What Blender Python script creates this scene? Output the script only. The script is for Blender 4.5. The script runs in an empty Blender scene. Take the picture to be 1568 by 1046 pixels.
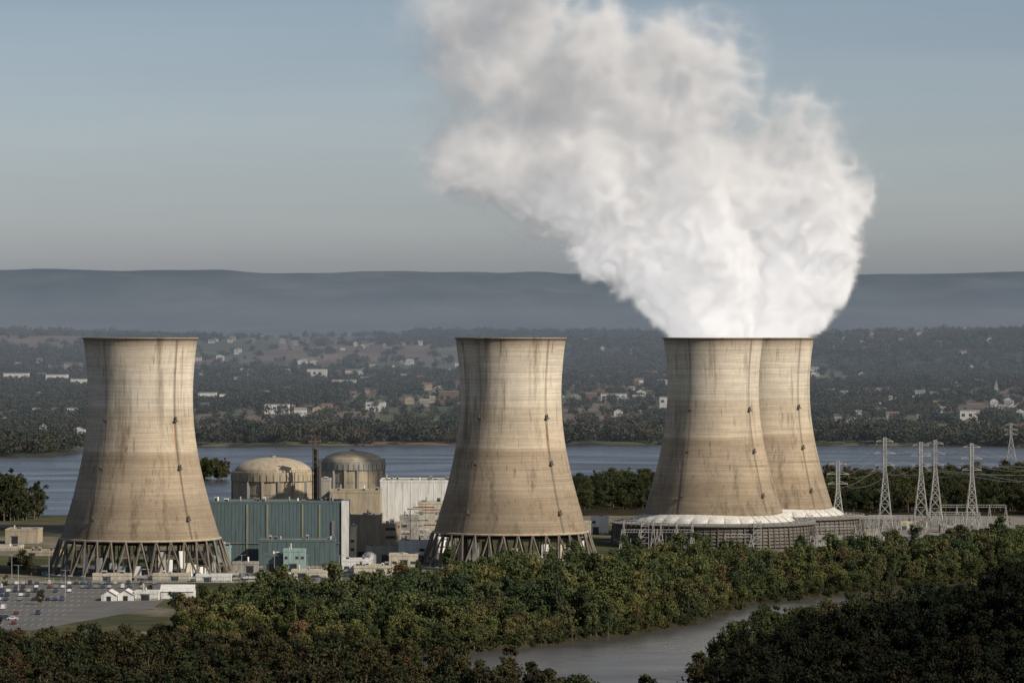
import bpy, math, random
import numpy as np
from mathutils import Vector
random.seed(7); rng=np.random.default_rng(7)
F=6500.0; CX=784.0; HY=517.0; CH=113.0
def WX(px,D): return (px-CX)/F*D
def WZ(py,D): return CH-(py-HY)/F*D
sc=bpy.context.scene
SC=sc.collection
# ---------------------------------------------------------------- materials
def nt(name):
    m=bpy.data.materials.new(name); m.use_nodes=True
    n=m.node_tree; b=n.nodes.get('Principled BSDF'); return m,n,b
def mixc(n,fac,a,b,blend='MIX'):
    x=n.nodes.new('ShaderNodeMix'); x.data_type='RGBA'; x.blend_type=blend
    for s,v in ((x.inputs[0],fac),(x.inputs[6],a),(x.inputs[7],b)):
        if hasattr(v,'is_output') : n.links.new(v,s)
        elif isinstance(v,(int,float)): s.default_value=v
        else: s.default_value=(*v,1)
    return x.outputs[2]
def ramp(n,src,stops):
    r=n.nodes.new('ShaderNodeValToRGB'); e=r.color_ramp.elements
    while len(e)<len(stops): e.new(0.5)
    for i,(p,c) in enumerate(stops):
        e[i].position=p; e[i].color=(*c,1) if len(c)==3 else c
    n.links.new(src,r.inputs[0]); return r.outputs[0]
def noise(n,scale,vec=None,sv=None,detail=4,rough=.55):
    t=n.nodes.new('ShaderNodeTexNoise'); t.inputs['Scale'].default_value=scale
    t.inputs['Detail'].default_value=detail; t.inputs['Roughness'].default_value=rough
    if vec is None:
        vec=n.nodes.new('ShaderNodeNewGeometry').outputs['Position']
    if sv is not None:
        m=n.nodes.new('ShaderNodeMapping'); m.inputs['Scale'].default_value=sv
        n.links.new(vec,m.inputs[0]); vec=m.outputs[0]
    n.links.new(vec,t.inputs['Vector']); return t.outputs['Fac']
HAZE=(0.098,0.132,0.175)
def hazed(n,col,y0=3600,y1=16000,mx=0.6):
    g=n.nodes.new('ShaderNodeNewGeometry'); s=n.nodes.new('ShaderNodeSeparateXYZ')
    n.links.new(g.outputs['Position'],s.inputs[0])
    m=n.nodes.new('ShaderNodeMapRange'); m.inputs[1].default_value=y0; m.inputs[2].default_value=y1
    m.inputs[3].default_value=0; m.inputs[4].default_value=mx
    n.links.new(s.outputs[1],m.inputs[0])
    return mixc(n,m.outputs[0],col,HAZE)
def simple(name,c,rough=.8,var=.25,scale=.4,metal=0,streak=True):
    m,n,b=nt(name)
    f=noise(n,scale,sv=(1,1,.25) if streak else None)
    d=tuple(x*(1-var) for x in c); l=tuple(min(1,x*(1+var*.6)) for x in c)
    c1=ramp(n,f,[(.3,d),(.7,l)])
    if streak:
        c1=mixc(n,1.0,c1,ramp(n,noise(n,1,sv=(1.3,1.3,.08),detail=4,rough=.65),[(.34,(.72,.70,.66)),(.5,(1,1,1))]),'MULTIPLY')
    n.links.new(c1,b.inputs['Base Color'])
    b.inputs['Roughness'].default_value=rough; b.inputs['Metallic'].default_value=metal
    return m
M={}
M['white']=simple('white_cladding',(.60,.60,.57),.6,.15)
M['cream']=simple('cream_cladding',(.44,.40,.31),.7,.2)
M['skirt']=simple('weathered_white_skirt',(.52,.51,.47),.8,.3,1.2)
M['tan']=simple('tan_concrete',(.34,.285,.205),.85,.25)
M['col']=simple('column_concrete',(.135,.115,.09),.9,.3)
M['conc']=simple('grey_concrete',(.28,.27,.24),.9,.25)
M['teal']=simple('teal_cladding',(.078,.115,.122),.55,.14)
M['tealL']=simple('pale_teal_cladding',(.24,.34,.32),.6,.15)
M['dark']=simple('dark_opening',(.025,.028,.03),.4,.3)
M['grey']=simple('grey_metal',(.17,.18,.18),.5,.25)
M['steel']=simple('galvanised_steel',(.34,.34,.33),.5,.2)
M['dsteel']=simple('weathered_steel',(.085,.078,.068),.6,.3)
M['louv']=simple('louvre_panels',(.10,.088,.072),.7,.3)
M['deck']=simple('fill_deck_concrete',(.16,.15,.13),.9,.3)
M['roof']=simple('gravel_roof',(.20,.19,.17),.95,.25,streak=False)
M['red']=simple('red_paint',(.22,.07,.05),.5,.2)
M['brown']=simple('brown_brick',(.14,.09,.065),.9,.3)
M['asph']=simple('asphalt',(.095,.092,.084),.9,.3,.06,streak=False)
M['grav']=simple('gravel',(.17,.155,.13),.95,.3,.08,streak=False)
M['paint']=simple('road_paint',(.6,.6,.55),.7,.15)
M['glass']=simple('window_glass',(.04,.05,.06),.12,.2)
M['yel']=simple('yellow_trim',(.20,.21,.13),.6,.2)
M['tyre']=simple('tyre_rubber',(.02,.02,.02),.9,.2)
M['hsw']=simple('house_siding',(.46,.46,.44),.8,.2)
M['hsg']=simple('house_stucco',(.26,.25,.23),.8,.2)
m,n,b=nt('car_paint'); oi=n.nodes.new('ShaderNodeObjectInfo')
o=ramp(n,oi.outputs['Random'],[(0,(.5,.5,.5)),(.18,(.03,.03,.035)),(.42,(.16,.16,.17)),(.6,(.10,.03,.025)),(.66,(.04,.05,.08)),(.84,(.3,.28,.24))])
n.links.new(o,b.inputs['Base Color']); b.inputs['Roughness'].default_value=.3; b.inputs['Coat Weight'].default_value=.4
[x for x in n.nodes if x.type=='VALTORGB'][0].color_ramp.interpolation='CONSTANT'
M['car']=m
# tower shell
m,n,b=nt('cooling_tower_concrete')
tc=n.nodes.new('ShaderNodeTexCoord').outputs['Object']
oir=n.nodes.new('ShaderNodeObjectInfo')
ofs=n.nodes.new('ShaderNodeVectorMath'); ofs.operation='MULTIPLY_ADD'; n.links.new(oir.outputs['Location'],ofs.inputs[0]); ofs.inputs[1].default_value=(.13,.0,.0); n.links.new(tc,ofs.inputs[2]); tv=ofs.outputs[0]
sp=n.nodes.new('ShaderNodeSeparateXYZ'); n.links.new(tc,sp.inputs[0])
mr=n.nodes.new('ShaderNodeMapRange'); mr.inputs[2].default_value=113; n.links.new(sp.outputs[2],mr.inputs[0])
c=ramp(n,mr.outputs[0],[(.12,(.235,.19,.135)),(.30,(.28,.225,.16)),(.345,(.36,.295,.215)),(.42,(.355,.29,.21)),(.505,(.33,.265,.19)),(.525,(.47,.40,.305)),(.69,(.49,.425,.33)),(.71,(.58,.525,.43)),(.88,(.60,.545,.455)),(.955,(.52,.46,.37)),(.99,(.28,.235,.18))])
bands=noise(n,1,tv,(.004,.004,.15),4,.75)
c=mixc(n,1.0,c,ramp(n,bands,[(.34,(.62,.60,.57)),(.43,(1,1,1)),(.52,(.80,.78,.75)),(.58,(1.0,1.0,1.0)),(.68,(.86,.85,.83))]),'MULTIPLY')
st=noise(n,1,tv,(.13,.13,.008),6,.72)
c=mixc(n,1.0,c,ramp(n,st,[(.33,(.50,.48,.45)),(.47,(1,1,1)),(.6,(1,1,1)),(.7,(1.12,1.12,1.12))]),'MULTIPLY')
ru=noise(n,1,tv,(.5,.5,.035),4,.6)
c=mixc(n,1.0,c,ramp(n,ru,[(.30,(.55,.53,.50)),(.40,(1,1,1))]),'MULTIPLY')
blo=noise(n,.045,tv,(1,1,.8),4,.6)
c=mixc(n,1.0,c,ramp(n,blo,[(.3,(.78,.78,.79)),(.65,(1.06,1.05,1.03))]),'MULTIPLY')
ml=n.nodes.new('ShaderNodeMath'); ml.operation='MULTIPLY'; ml.inputs[1].default_value=2*math.pi/3.4; n.links.new(sp.outputs[2],ml.inputs[0])
ms=n.nodes.new('ShaderNodeMath'); ms.operation='SINE'; n.links.new(ml.outputs[0],ms.inputs[0])
c=mixc(n,1.0,c,ramp(n,ms.outputs[0],[(.88,(1,1,1)),(.99,(.89,.88,.86))]),'MULTIPLY')
fine=noise(n,.9,tv,(1,1,.4),6,.75)
c=mixc(n,1.0,c,ramp(n,fine,[(.3,(.84,.84,.84)),(.7,(1.06,1.06,1.06))]),'MULTIPLY')
n.links.new(c,b.inputs['Base Color']); b.inputs['Roughness'].default_value=.95
M['shell']=m
M['rust']=simple('rust_stain',(.36,.22,.11),.95,.3)
def foliage(name,stops,dark=1.0,con=(.5,1.4)):
    m,n,b=nt(name)
    oi=n.nodes.new('ShaderNodeObjectInfo')
    c=ramp(n,oi.outputs['Random'],stops)
    f=noise(n,.22,detail=3)
    lo,hi=con
    c=mixc(n,1.0,c,ramp(n,f,[(.3,(lo*dark,lo*dark,lo*dark)),(.7,(hi*dark,hi*.97*dark,hi*.9*dark))]),'MULTIPLY')
    big=noise(n,.012,detail=3)
    c=mixc(n,1.0,c,ramp(n,big,[(.35,(.70,.77,.84)),(.65,(1.3,1.2,1.0))]),'MULTIPLY')
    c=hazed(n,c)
    n.links.new(c,b.inputs['Base Color']); b.inputs['Roughness'].default_value=.85
    b.inputs['Specular IOR Level'].default_value=.12
    return m
G1=(.048,.064,.026);G2=(.066,.080,.032);G3=(.032,.047,.024);G4=(.088,.088,.038);R1=(.084,.056,.034);R2=(.068,.058,.031)
M['leaf']=foliage('leaf_green',[(0,G3),(.3,G1),(.62,G2),(.85,G4),(.97,R2),(1,R1)],1.15)
M['leafshade']=foliage('leaf_cloud_shade',[(0,G3),(.4,G1),(.7,G3),(1,R2)],.23)  # hill leaves: cloud shadow put into the colour as a darker albedo
M['leafa']=foliage('leaf_autumn',[(0,G3),(.25,G1),(.5,R2),(.8,G4),(1,R1)],.55)
M['leafb']=foliage('leaf_woodland',[(0,G3),(.35,G1),(.7,G2),(.88,G4),(1,R2)],.66)
M['leaff']=foliage('leaf_far',[(0,(.034,.046,.034)),(.35,(.044,.054,.036)),(.65,(.054,.060,.040)),(.88,(.062,.055,.043)),(1,(.072,.052,.042))],.84,(.75,1.2))
M['bark']=simple('bark',(.10,.08,.06),.95,.3)
# ---------------------------------------------------------------- mesh builder
class MB:
    def __init__(s): s.v=[];s.f=[];s.m=[];s.mats=[];s.sm=[]
    def mi(s,k):
        if k not in s.mats: s.mats.append(k)
        return s.mats.index(k)
    def add(s,vs,fs,k,smooth=False):
        o=len(s.v); s.v+= [tuple(p) for p in vs]; i=s.mi(k)
        for f in fs: s.f.append([o+a for a in f]); s.m.append(i); s.sm.append(smooth)
    def box(s,x0,x1,y0,y1,z0,z1,k):
        vs=[(x0,y0,z0),(x1,y0,z0),(x1,y1,z0),(x0,y1,z0),(x0,y0,z1),(x1,y0,z1),(x1,y1,z1),(x0,y1,z1)]
        s.add(vs,[(0,3,2,1),(4,5,6,7),(0,1,5,4),(1,2,6,5),(2,3,7,6),(3,0,4,7)],k)
    def gable(s,x0,x1,y0,y1,z0,ze,zr,k,kr,axis='x',ov=.4):
        if axis=='x':
            ym=(y0+y1)/2
            s.box(x0,x1,y0,y1,z0,ze,k)
            s.add([(x0,y0,ze),(x0,y1,ze),(x0,ym,zr-.1)],[(0,1,2)],k); s.add([(x1,y0,ze),(x1,y1,ze),(x1,ym,zr-.1)],[(0,1,2)],k)
            s.add([(x0-ov,y0-ov,ze-.1),(x1+ov,y0-ov,ze-.1),(x1+ov,ym,zr),(x0-ov,ym,zr),(x0-ov,y1+ov,ze-.1),(x1+ov,y1+ov,ze-.1)],[(0,1,2,3),(3,2,5,4)],kr)
        else:
            xm=(x0+x1)/2
            s.box(x0,x1,y0,y1,z0,ze,k)
            s.add([(x0,y0,ze),(x1,y0,ze),(xm,y0,zr-.1)],[(0,1,2)],k); s.add([(x0,y1,ze),(x1,y1,ze),(xm,y1,zr-.1)],[(0,1,2)],k)
            s.add([(x0-ov,y0-ov,ze-.1),(x0-ov,y1+ov,ze-.1),(xm,y1+ov,zr),(xm,y0-ov,zr),(x1+ov,y0-ov,ze-.1),(x1+ov,y1+ov,ze-.1)],[(0,1,2,3),(3,2,5,4)],kr)
    def beam(s,p,q,w,k):
        p=Vector(p);q=Vector(q);d=(q-p)
        if d.length<1e-6:return
        d.normalize(); u=d.cross(Vector((0,0,1)))
        if u.length<.05: u=Vector((1,0,0))
        u.normalize(); t=d.cross(u); h=w/2
        vs=[p+u*h+t*h,p-u*h+t*h,p-u*h-t*h,p+u*h-t*h]; vs+= [a+(q-p) for a in vs]
        s.add(vs,[(0,1,5,4),(1,2,6,5),(2,3,7,6),(3,0,4,7),(0,3,2,1),(4,5,6,7)],k)
    def rev(s,cx,cy,prof,seg,k,smooth=True,cap=False,a0=0,a1=2*math.pi):
        vs=[];full=abs(a1-a0-2*math.pi)<1e-6; nn=seg if full else seg+1
        for r,z in prof:
            for i in range(nn):
                a=a0+(a1-a0)*i/seg; vs.append((cx+r*math.cos(a),cy+r*math.sin(a),z))
        fs=[]
        for j in range(len(prof)-1):
            for i in range(seg):
                i2=(i+1)%nn; fs.append((j*nn+i,j*nn+i2,(j+1)*nn+i2,(j+1)*nn+i))
        if cap: fs.append(tuple((len(prof)-1)*nn+i for i in range(nn)))
        s.add(vs,fs,k,smooth)
    def cyl(s,cx,cy,r,z0,z1,k,seg=16): s.rev(cx,cy,[(r,z0),(r,z1)],seg,k,True,True)
    def obj(s,name,loc=(0,0,0),coll=None):
        me=bpy.data.meshes.new(name); 
        vs=s.v if loc==(0,0,0) else [(a-loc[0],b-loc[1],c-loc[2]) for a,b,c in s.v]
        me.from_pydata(vs,[],s.f); 
        for k in s.mats: me.materials.append(M[k])
        me.polygons.foreach_set('material_index',s.m); me.polygons.foreach_set('use_smooth',s.sm)
        me.update(); o=bpy.data.objects.new(name,me); o.location=loc
        (coll or SC).objects.link(o); return o
# ---------------------------------------------------------------- 2D noise
def vn2(x,y,s,seed):
    r=np.random.default_rng(seed).random((256,256)); ca,sa=math.cos(seed*1.3),math.sin(seed*1.3)
    x,y=(x*ca-y*sa)/s+1000,(x*sa+y*ca)/s+1000
    xi=np.floor(x).astype(int); yi=np.floor(y).astype(int); fx=x-xi; fy=y-yi
    fx=fx*fx*(3-2*fx); fy=fy*fy*(3-2*fy); a=lambda i,j:r[(xi+i)%256,(yi+j)%256]
    return (a(0,0)*(1-fx)+a(1,0)*fx)*(1-fy)+(a(0,1)*(1-fx)+a(1,1)*fx)*fy
def fbm(x,y,s,seed,o=4):
    t=0;w=1;W=0
    for i in range(o): t=t+w*vn2(x,y,s/2**i,seed+i);W+=w;w*=.5
    return t/W
# ---------------------------------------------------------------- terrain
yN=lambda x:np.interp(x,[-1500,-250,-15,19,44,72,106,146,250,420,900,2500],[1560,1500,1548,1597,1643,1699,1832,1892,2050,2200,2400,2500])
yS=lambda x:np.interp(x,[-1500,-200,-120,-60,-15,5,22,40,52,59,75,106,146,250,420,900,2500],[1380,1450,1440,1395,1330,1280,1225,1180,1185,1370,1470,1590,1690,1840,1950,2100,2200])
yI=lambda x:np.interp(x,[-1500,-330,-270,-240,-100,30,80,300,450,620,2500],[2600,2700,2720,2760,2820,3000,3150,3200,3400,4700,4700])
yF=lambda x:np.interp(x,[-2500,-620,-445,-430,100,500,620],[3900,4050,4110,4480,4560,4500,4400])+0*x
TT=[(-300,1520),(0,1495),(150,1495),(235,1560),(300,1642),(450,1685),(650,1764),(750,1857),(900,1941),(1000,2002),(1200,2002),(1350,2010),(1450,2101),(1568,2137),(1900,2230)]
TTx=[WX(p,d) for p,d in TT]; TTy=[d+30 for p,d in TT]
yT=lambda x:np.interp(x,TTx,TTy)
def height(x,y,bd=False):
    x=np.asarray(x,float);y=np.asarray(y,float)
    wob=(fbm(x,y,60,3)-.5)*12
    dn=y-yN(x)+wob; ds=yS(x)-y+wob; di=yI(x)-y+wob*2; df=y-yF(x)+wob*6
    isl=np.minimum(dn,di); d=np.maximum(np.maximum(isl,ds),df)
    if bd: return d
    bank=np.clip(d*.5-2,-6,0)
    z=bank
    near=np.clip(104-.115*y,0,200)
    z=z+np.where(ds>0,near,0)+np.where(ds>0,np.clip(ds/40,0,1),0)*51*np.exp(-((x-235)/100)**2-((y-1270)/150)**2)
    far=np.interp(y,[4500,5200,6500,8000,9500,10700,12500,14000,16500,60000],[0,8,30,58,90,108,100,112,150,150])
    n1=fbm(x,y,1500,11,4)-.5; n2=fbm(x,y,600,21,3)-.5
    amp=np.clip((y-4900)/4000,0,1)
    z=z+np.where(df>0,far+amp*(n1*64+n2*40),0)
    z=z+np.exp(-((x-1150)/430)**2-((y-8600)/1000)**2)*40+np.exp(-((x-800)/260)**2-((y-6300)/650)**2)*14
    top=252+(fbm(x,x*0,2200,31,4)-.5)*24
    ridge=np.where(y>18500,top*np.exp(-((y-18500)/4000)**2),top*np.exp(-(np.minimum(y-18500,0)/1900)**2))
    spur=(fbm(x+y*.25,y*.25,520,41,4)-.5)*95*np.exp(-((y-16700)/1200)**2)
    fh=(fbm(x,y*.5,1300,47,3)-.35)*110*np.exp(-((y-14300)/700)**2)
    z=z+ridge+(spur+np.maximum(fh,0))*(y>12500)
    return z
def ax(segs):
    out=[]
    for a,b,s in segs: out+=list(np.arange(a,b,s))
    return np.array(out+[segs[-1][1]],float)
xs=ax([(-14000,-3200,300),(-3200,-700,40),(-700,-320,18),(-320,320,8),(320,700,18),(700,3200,40),(3200,14000,300)])
ys=ax([(-600,1150,50),(1150,2100,8),(2100,3400,14),(3400,5000,22),(5000,11500,50),(11500,13500,200),(13500,19500,80),(19500,60000,2500)])
X,Y=np.meshgrid(xs,ys); Z=height(X,Y)
nx,ny=len(xs),len(ys)
V=np.stack([X.ravel(),Y.ravel(),Z.ravel()],1)
idx=np.arange(nx*ny).reshape(ny,nx)
Q=np.stack([idx[:-1,:-1],idx[:-1,1:],idx[1:,1:],idx[1:,:-1]],-1).reshape(-1,4)
me=bpy.data.meshes.new('ground'); me.vertices.add(len(V)); me.vertices.foreach_set('co',V.ravel())
me.loops.add(Q.size); me.loops.foreach_set('vertex_index',Q.ravel()); me.polygons.add(len(Q))
me.polygons.foreach_set('loop_start',np.arange(0,Q.size,4)); me.polygons.foreach_set('use_smooth',np.ones(len(Q),bool)); me.update(calc_edges=True)
def forest_mask(x,y):
    return fbm(x,y*.5,520,51,3)+ (fbm(x,y,90,61,2)-.5)*.2
x_,y_=V[:,0],V[:,1]
col=np.zeros((len(V),4)); col[:,3]=1
ff=(.034,.030,.020)
col[:,:3]=ff
isl=(y_>yT(x_)+2)&(y_<2700)&(y_>yN(x_))&(x_<330); col[isl,:3]=(.15,.135,.11)
g=fbm(x_,y_,70,71); col[isl&(g>.5),:3]=(.07,.072,.045)
far=(y_>yF(x_))&(y_<12500)
fm=forest_mask(x_,y_); patch=vn2(np.floor(x_/170)*170.,np.floor(y_/420)*420.,1,81)
pal=np.array([(.09,.10,.058),(.14,.118,.09),(.11,.115,.075),(.155,.115,.095),(.075,.083,.052)])
col[far,:3]=np.where((fm>.495)[far,None],(.04,.046,.034),pal[(patch[far]*4.99).astype(int)])
rg=y_>=12500; rn=fbm(x_,y_,420,91,5); rn=np.clip((rn-.5)*3.4+.5,0,1)
col[rg,:3]=np.array((.066,.072,.058))[None]*(.25+1.5*rn[rg,None])
at=me.color_attributes.new('Col','FLOAT_COLOR','POINT'); at.data.foreach_set('color',col.ravel())
m,n,b=nt('terrain'); a=n.nodes.new('ShaderNodeAttribute'); a.attribute_name='Col'
c=mixc(n,1.0,a.outputs['Color'],ramp(n,noise(n,.06,detail=6,rough=.7),[(.3,(.6,.6,.6)),(.7,(1.3,1.3,1.3))]),'MULTIPLY')
c=mixc(n,1.0,c,ramp(n,noise(n,.006,detail=6,rough=.65),[(.3,(.6,.65,.7)),(.7,(1.35,1.3,1.2))]),'MULTIPLY')
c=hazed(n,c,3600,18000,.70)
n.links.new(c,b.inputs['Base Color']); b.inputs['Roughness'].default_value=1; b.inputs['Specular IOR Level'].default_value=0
me.materials.append(m); go=bpy.data.objects.new('ground',me); SC.objects.link(go)
# water
m,n,b=nt('river_water'); b.inputs['Base Color'].default_value=(.055,.052,.046,1)
bp=n.nodes.new('ShaderNodeBump'); bp.inputs['Strength'].default_value=.6; bp.inputs['Distance'].default_value=.5
n.links.new(noise(n,.25,sv=(1,.5,1),detail=6,rough=.7),bp.inputs['Height']); n.links.new(bp.outputs[0],b.inputs['Normal'])
rr=ramp(n,noise(n,.012,sv=(.5,1,1),detail=4),[(.35,(.14,.14,.14)),(.65,(.42,.42,.42))]); n.links.new(rr,b.inputs['Roughness'])
M['water']=m
w=MB(); w.add([(-4000,1000,-2.0),(4000,1000,-2.0),(4000,5200,-2.0),(-4000,5200,-2.0)],[(0,1,2,3)],'water'); w.obj('river')
# valley haze: homogeneous thin air volume lying over the far plain
mh=bpy.data.materials.new('valley_haze'); mh.use_nodes=True; n=mh.node_tree; n.nodes.clear()
out=n.nodes.new('ShaderNodeOutputMaterial'); pv=n.nodes.new('ShaderNodeVolumePrincipled'); pv.inputs['Color'].default_value=(.33,.39,.47,1); pv.inputs['Density'].default_value=12e-5
n.links.new(pv.outputs[0],out.inputs['Volume']); M['haze']=mh
w=MB(); w.box(-7000,7000,3700,17000,-30,215,'haze'); w.obj('haze')
# ---------------------------------------------------------------- tree kits
def make_tree(name,seed,H,R,nc,nl,ls,leaf,coll,base=.10,trunk=True):
    r=np.random.default_rng(seed); b=MB()
    if trunk:
        b.rev(0,0,[(.35,-1),(.26,H*.3),(.14,H*.62),(.05,H*.9)],7,'bark')
    cents=[]
    lean=r.normal(size=2)*R*.12
    for i in range(nc):
        t=r.random(); zz=H*(base+.12+(.95-base-.14)*t)
        rad=R*math.sin(math.pi*min(1,max(.08,(.18+.72*t))))**.7
        a=r.random()*6.283; rr=rad*(.25+.75*r.random()**.6)*(.75+.3*math.sin(a*2+seed))
        cents.append((rr*math.cos(a)+lean[0]*t,rr*math.sin(a)+lean[1]*t,zz,R*(.15+.27*r.random())))
        if trunk and i%2==0:
            b.beam((0,0,zz*.6),(rr*math.cos(a),rr*math.sin(a),zz),.14,'bark')
    vs=[];fs=[]
    for i in range(nl):
        cx,cy,cz,cr=cents[r.integers(nc)]
        d=r.normal(size=3); d/=np.linalg.norm(d); d[2]=d[2]*.85+.1
        p=np.array((cx,cy,cz))+d*cr*(.6+.6*r.random())
        nrm=d*.9+r.normal(size=3)*.7; nrm/=np.linalg.norm(nrm)
        u=np.cross(nrm,r.normal(size=3)); u/=np.linalg.norm(u); v=np.cross(nrm,u)
        s=ls*(.45+.8*r.random()); k=len(vs)
        vs+= [p+u*s*.5,p+v*s*.4,p-u*s*.5+nrm*s*.1,p-v*s*.35]; fs.append((k,k+1,k+2,k+3))
    b.add(vs,fs,leaf)
    o=b.obj(name,coll=coll); return o
def kit(name,leaf,spec,ds=0):
    c=bpy.data.collections.new(name)
    for i,(s,H,R,nc,nl,ls,tr) in enumerate(spec): make_tree('%s_tree_%d'%(name,i),s+ds,H,R,nc,nl,ls,leaf,c,trunk=tr)
    return c
near=[(1,15,5.0,26,2000,.8,True),(2,12,5.2,24,1900,.8,True),(3,18,5.0,30,2300,.8,True),(4,10,4.2,18,1300,.75,True),(5,16,3.3,20,1500,.8,True),(6,15,6.6,38,2700,.85,True),(7,6.5,3.8,12,900,.7,True),(8,19,4.2,26,1900,.8,True)]
NK=len(near)
K1=kit('riverside','leaf',near); K2=kit('hillside','leafshade',near,20); K3=kit('autumn','leafa',near,40); K5=kit('woodland','leafb',near,60)
KS=kit('shrub','leafb',[(91,5,3.4,12,420,.8,False),(92,3.5,3.6,12,380,.8,False),(93,6.5,3,12,420,.8,False)])
K4=kit('distant','leaff',[(61,15,8,12,300,2.3,False),(62,12,9,12,300,2.3,False),(63,14,14,22,560,2.5,False),(64,11,20,34,800,2.6,False),(65,17,7,10,280,2.1,False)])
def scatter(name,x,y,coll,smin,smax,nk,z=None,seed=1,sfun=None):
    r=np.random.default_rng(seed); n_=len(x)
    if z is None: z=height(x,y)
    me=bpy.data.meshes.new(name); me.vertices.add(n_); me.vertices.foreach_set('co',np.stack([x,y,z-.3],1).ravel())
    s=smin+(smax-smin)*r.random(n_)
    if sfun is not None: s=s*sfun
    for nm,ty,val in (('scl','FLOAT',s),('rz','FLOAT',r.random(n_)*6.283),):
        a=me.attributes.new(nm,ty,'POINT'); a.data.foreach_set('value',val.astype(np.float32))
    a=me.attributes.new('kidx','INT','POINT'); a.data.foreach_set('value',r.integers(0,nk,n_).astype(np.int32))
    o=bpy.data.objects.new(name,me); SC.objects.link(o)
    g=bpy.data.node_groups.new(name,'GeometryNodeTree')
    g.interface.new_socket('Geometry',in_out='INPUT',socket_type='NodeSocketGeometry'); g.interface.new_socket('Geometry',in_out='OUTPUT',socket_type='NodeSocketGeometry')
    gi=g.nodes.new('NodeGroupInput'); gout=g.nodes.new('NodeGroupOutput'); ip=g.nodes.new('GeometryNodeInstanceOnPoints')
    ci=g.nodes.new('GeometryNodeCollectionInfo'); ci.inputs[0].default_value=coll; ci.inputs[1].default_value=True; ci.inputs[2].default_value=True
    ip.inputs['Pick Instance'].default_value=True
    def na(nm,ty):
        q=g.nodes.new('GeometryNodeInputNamedAttribute'); q.data_type=ty; q.inputs[0].default_value=nm; return q.outputs[0]
    L=g.links.new
    L(gi.outputs[0],ip.inputs['Points']); L(ci.outputs[0],ip.inputs['Instance']); L(na('kidx','INT'),ip.inputs['Instance Index'])
    cb=g.nodes.new('ShaderNodeCombineXYZ'); L(na('rz','FLOAT'),cb.inputs[2]); L(cb.outputs[0],ip.inputs['Rotation'])
    L(na('scl','FLOAT'),ip.inputs['Scale']); L(ip.outputs[0],gout.inputs[0])
    md=o.modifiers.new('scatter','NODES'); md.node_group=g
    return o
def jit(x0,x1,y0,y1,sp,seed):
    r=np.random.default_rng(seed); gx,gy=np.meshgrid(np.arange(x0,x1,sp),np.arange(y0,y1,sp))
    return gx.ravel()+ (r.random(gx.size)-.5)*sp*1.3, gy.ravel()+(r.random(gx.size)-.5)*sp*1.3
x,y=jit(-420,480,1480,2360,6.3,1); k=(y>yN(x)-14)&(y<yT(x)+(fbm(x,y,40,303,2)-.5)*30)&(height(x,y)>-1.5)
x,y=x[k],y[k]; sf=np.where((x<-125)&(y<1620),.62,1.0)
edge=np.clip(.6+(y-yN(x))/60,.5,1); sf=sf*edge
sf=sf*(.60+.76*fbm(x,y,45,301,2))
scatter('riverside_forest',x,y,K1,.48,1.22,NK,seed=2,sfun=sf)
x,y=jit(-420,480,1150,2360,3.2,33); d=height(x,y,True); k=(d>-.6)&(d<9)&(np.minimum(abs(y-yN(x)),abs(y-yS(x)))<26)
x,y=x[k],y[k]; scatter('riverbank_shrubs',x,y,KS,.35,1.0,3,seed=34)
x,y=jit(-420,62,1020,1460,6.8,3); k=(y<yS(x)-4)&(x<56)&(height(x,y)>-1.2); x,y=x[k],y[k]
scatter('foreground_forest',x,y,K3,.55,1.15,NK,seed=4)
x,y=jit(48,480,1020,2000,6.8,5); k=(y<yS(x)-5)&(x>=50)&(x<.125*y*1.6+40)&((x>58)|(y<1180)); x,y=x[k],y[k]
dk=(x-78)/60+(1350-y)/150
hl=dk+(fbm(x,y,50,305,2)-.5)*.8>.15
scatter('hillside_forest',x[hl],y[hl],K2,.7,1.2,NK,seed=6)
scatter('bank_forest',x[~hl],y[~hl],K5,.6,1.0,NK,seed=7)
x,y=jit(20,1100,2450,4700,10,8); r=rng.random(len(x))
k=(((y>2790)&(x>20)&(y<yI(x)-6))|((y>2560)&(y<2800)&(x>200)))&(x<.125*y*1.7)
k&= ~((x>150)&(x<330)&(y<2740))&(fbm(x,y*.5,160,101)>.36); x,y=x[k],y[k]
scatter('island_woodland',x,y,K5,.7,1.15,NK,seed=9)
x,y=jit(-460,-288,2560,2720,7,10); k=(((x+355)/62)**2+((y-2645)/60)**2<1); x,y=x[k],y[k]
scatter('island_copse',x,y,K5,.9,1.5,NK,seed=11,sfun=np.clip(1.5-np.abs(x+350)/110,.6,1.5))
x,y=jit(-268,-225,3400,3470,7,12); k=(((x+247)/18)**2+((y-3435)/28)**2<1); x,y=x[k],y[k]
scatter('river_islet_trees',x,y,K5,.8,1.0,NK,z=np.full(len(x),-1.5),seed=13)
x,y=jit(-1100,1100,4060,7200,17,14); fmv=forest_mask(x,y)
k=(abs(x)<.125*y*1.35)&(y>yF(x)+4)&((fmv>.485)|(y<yF(x)+150)|(rng.random(len(x))<.12)); x,y=x[k],y[k]
scatter('far_bank_woodland',x,y,K4,.5,1.1,5,seed=15,sfun=np.where(y<yF(x)+150,1.2,.95))
x,y=jit(-1900,1900,7200,11400,32,16); k=(abs(x)<.125*y*1.35)&((forest_mask(x,y)>.49)|(x>650)|(rng.random(len(x))<.08)); x,y=x[k],y[k]
scatter('distant_woodland',x,y,K4,.6,1.15,5,seed=17)
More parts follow.
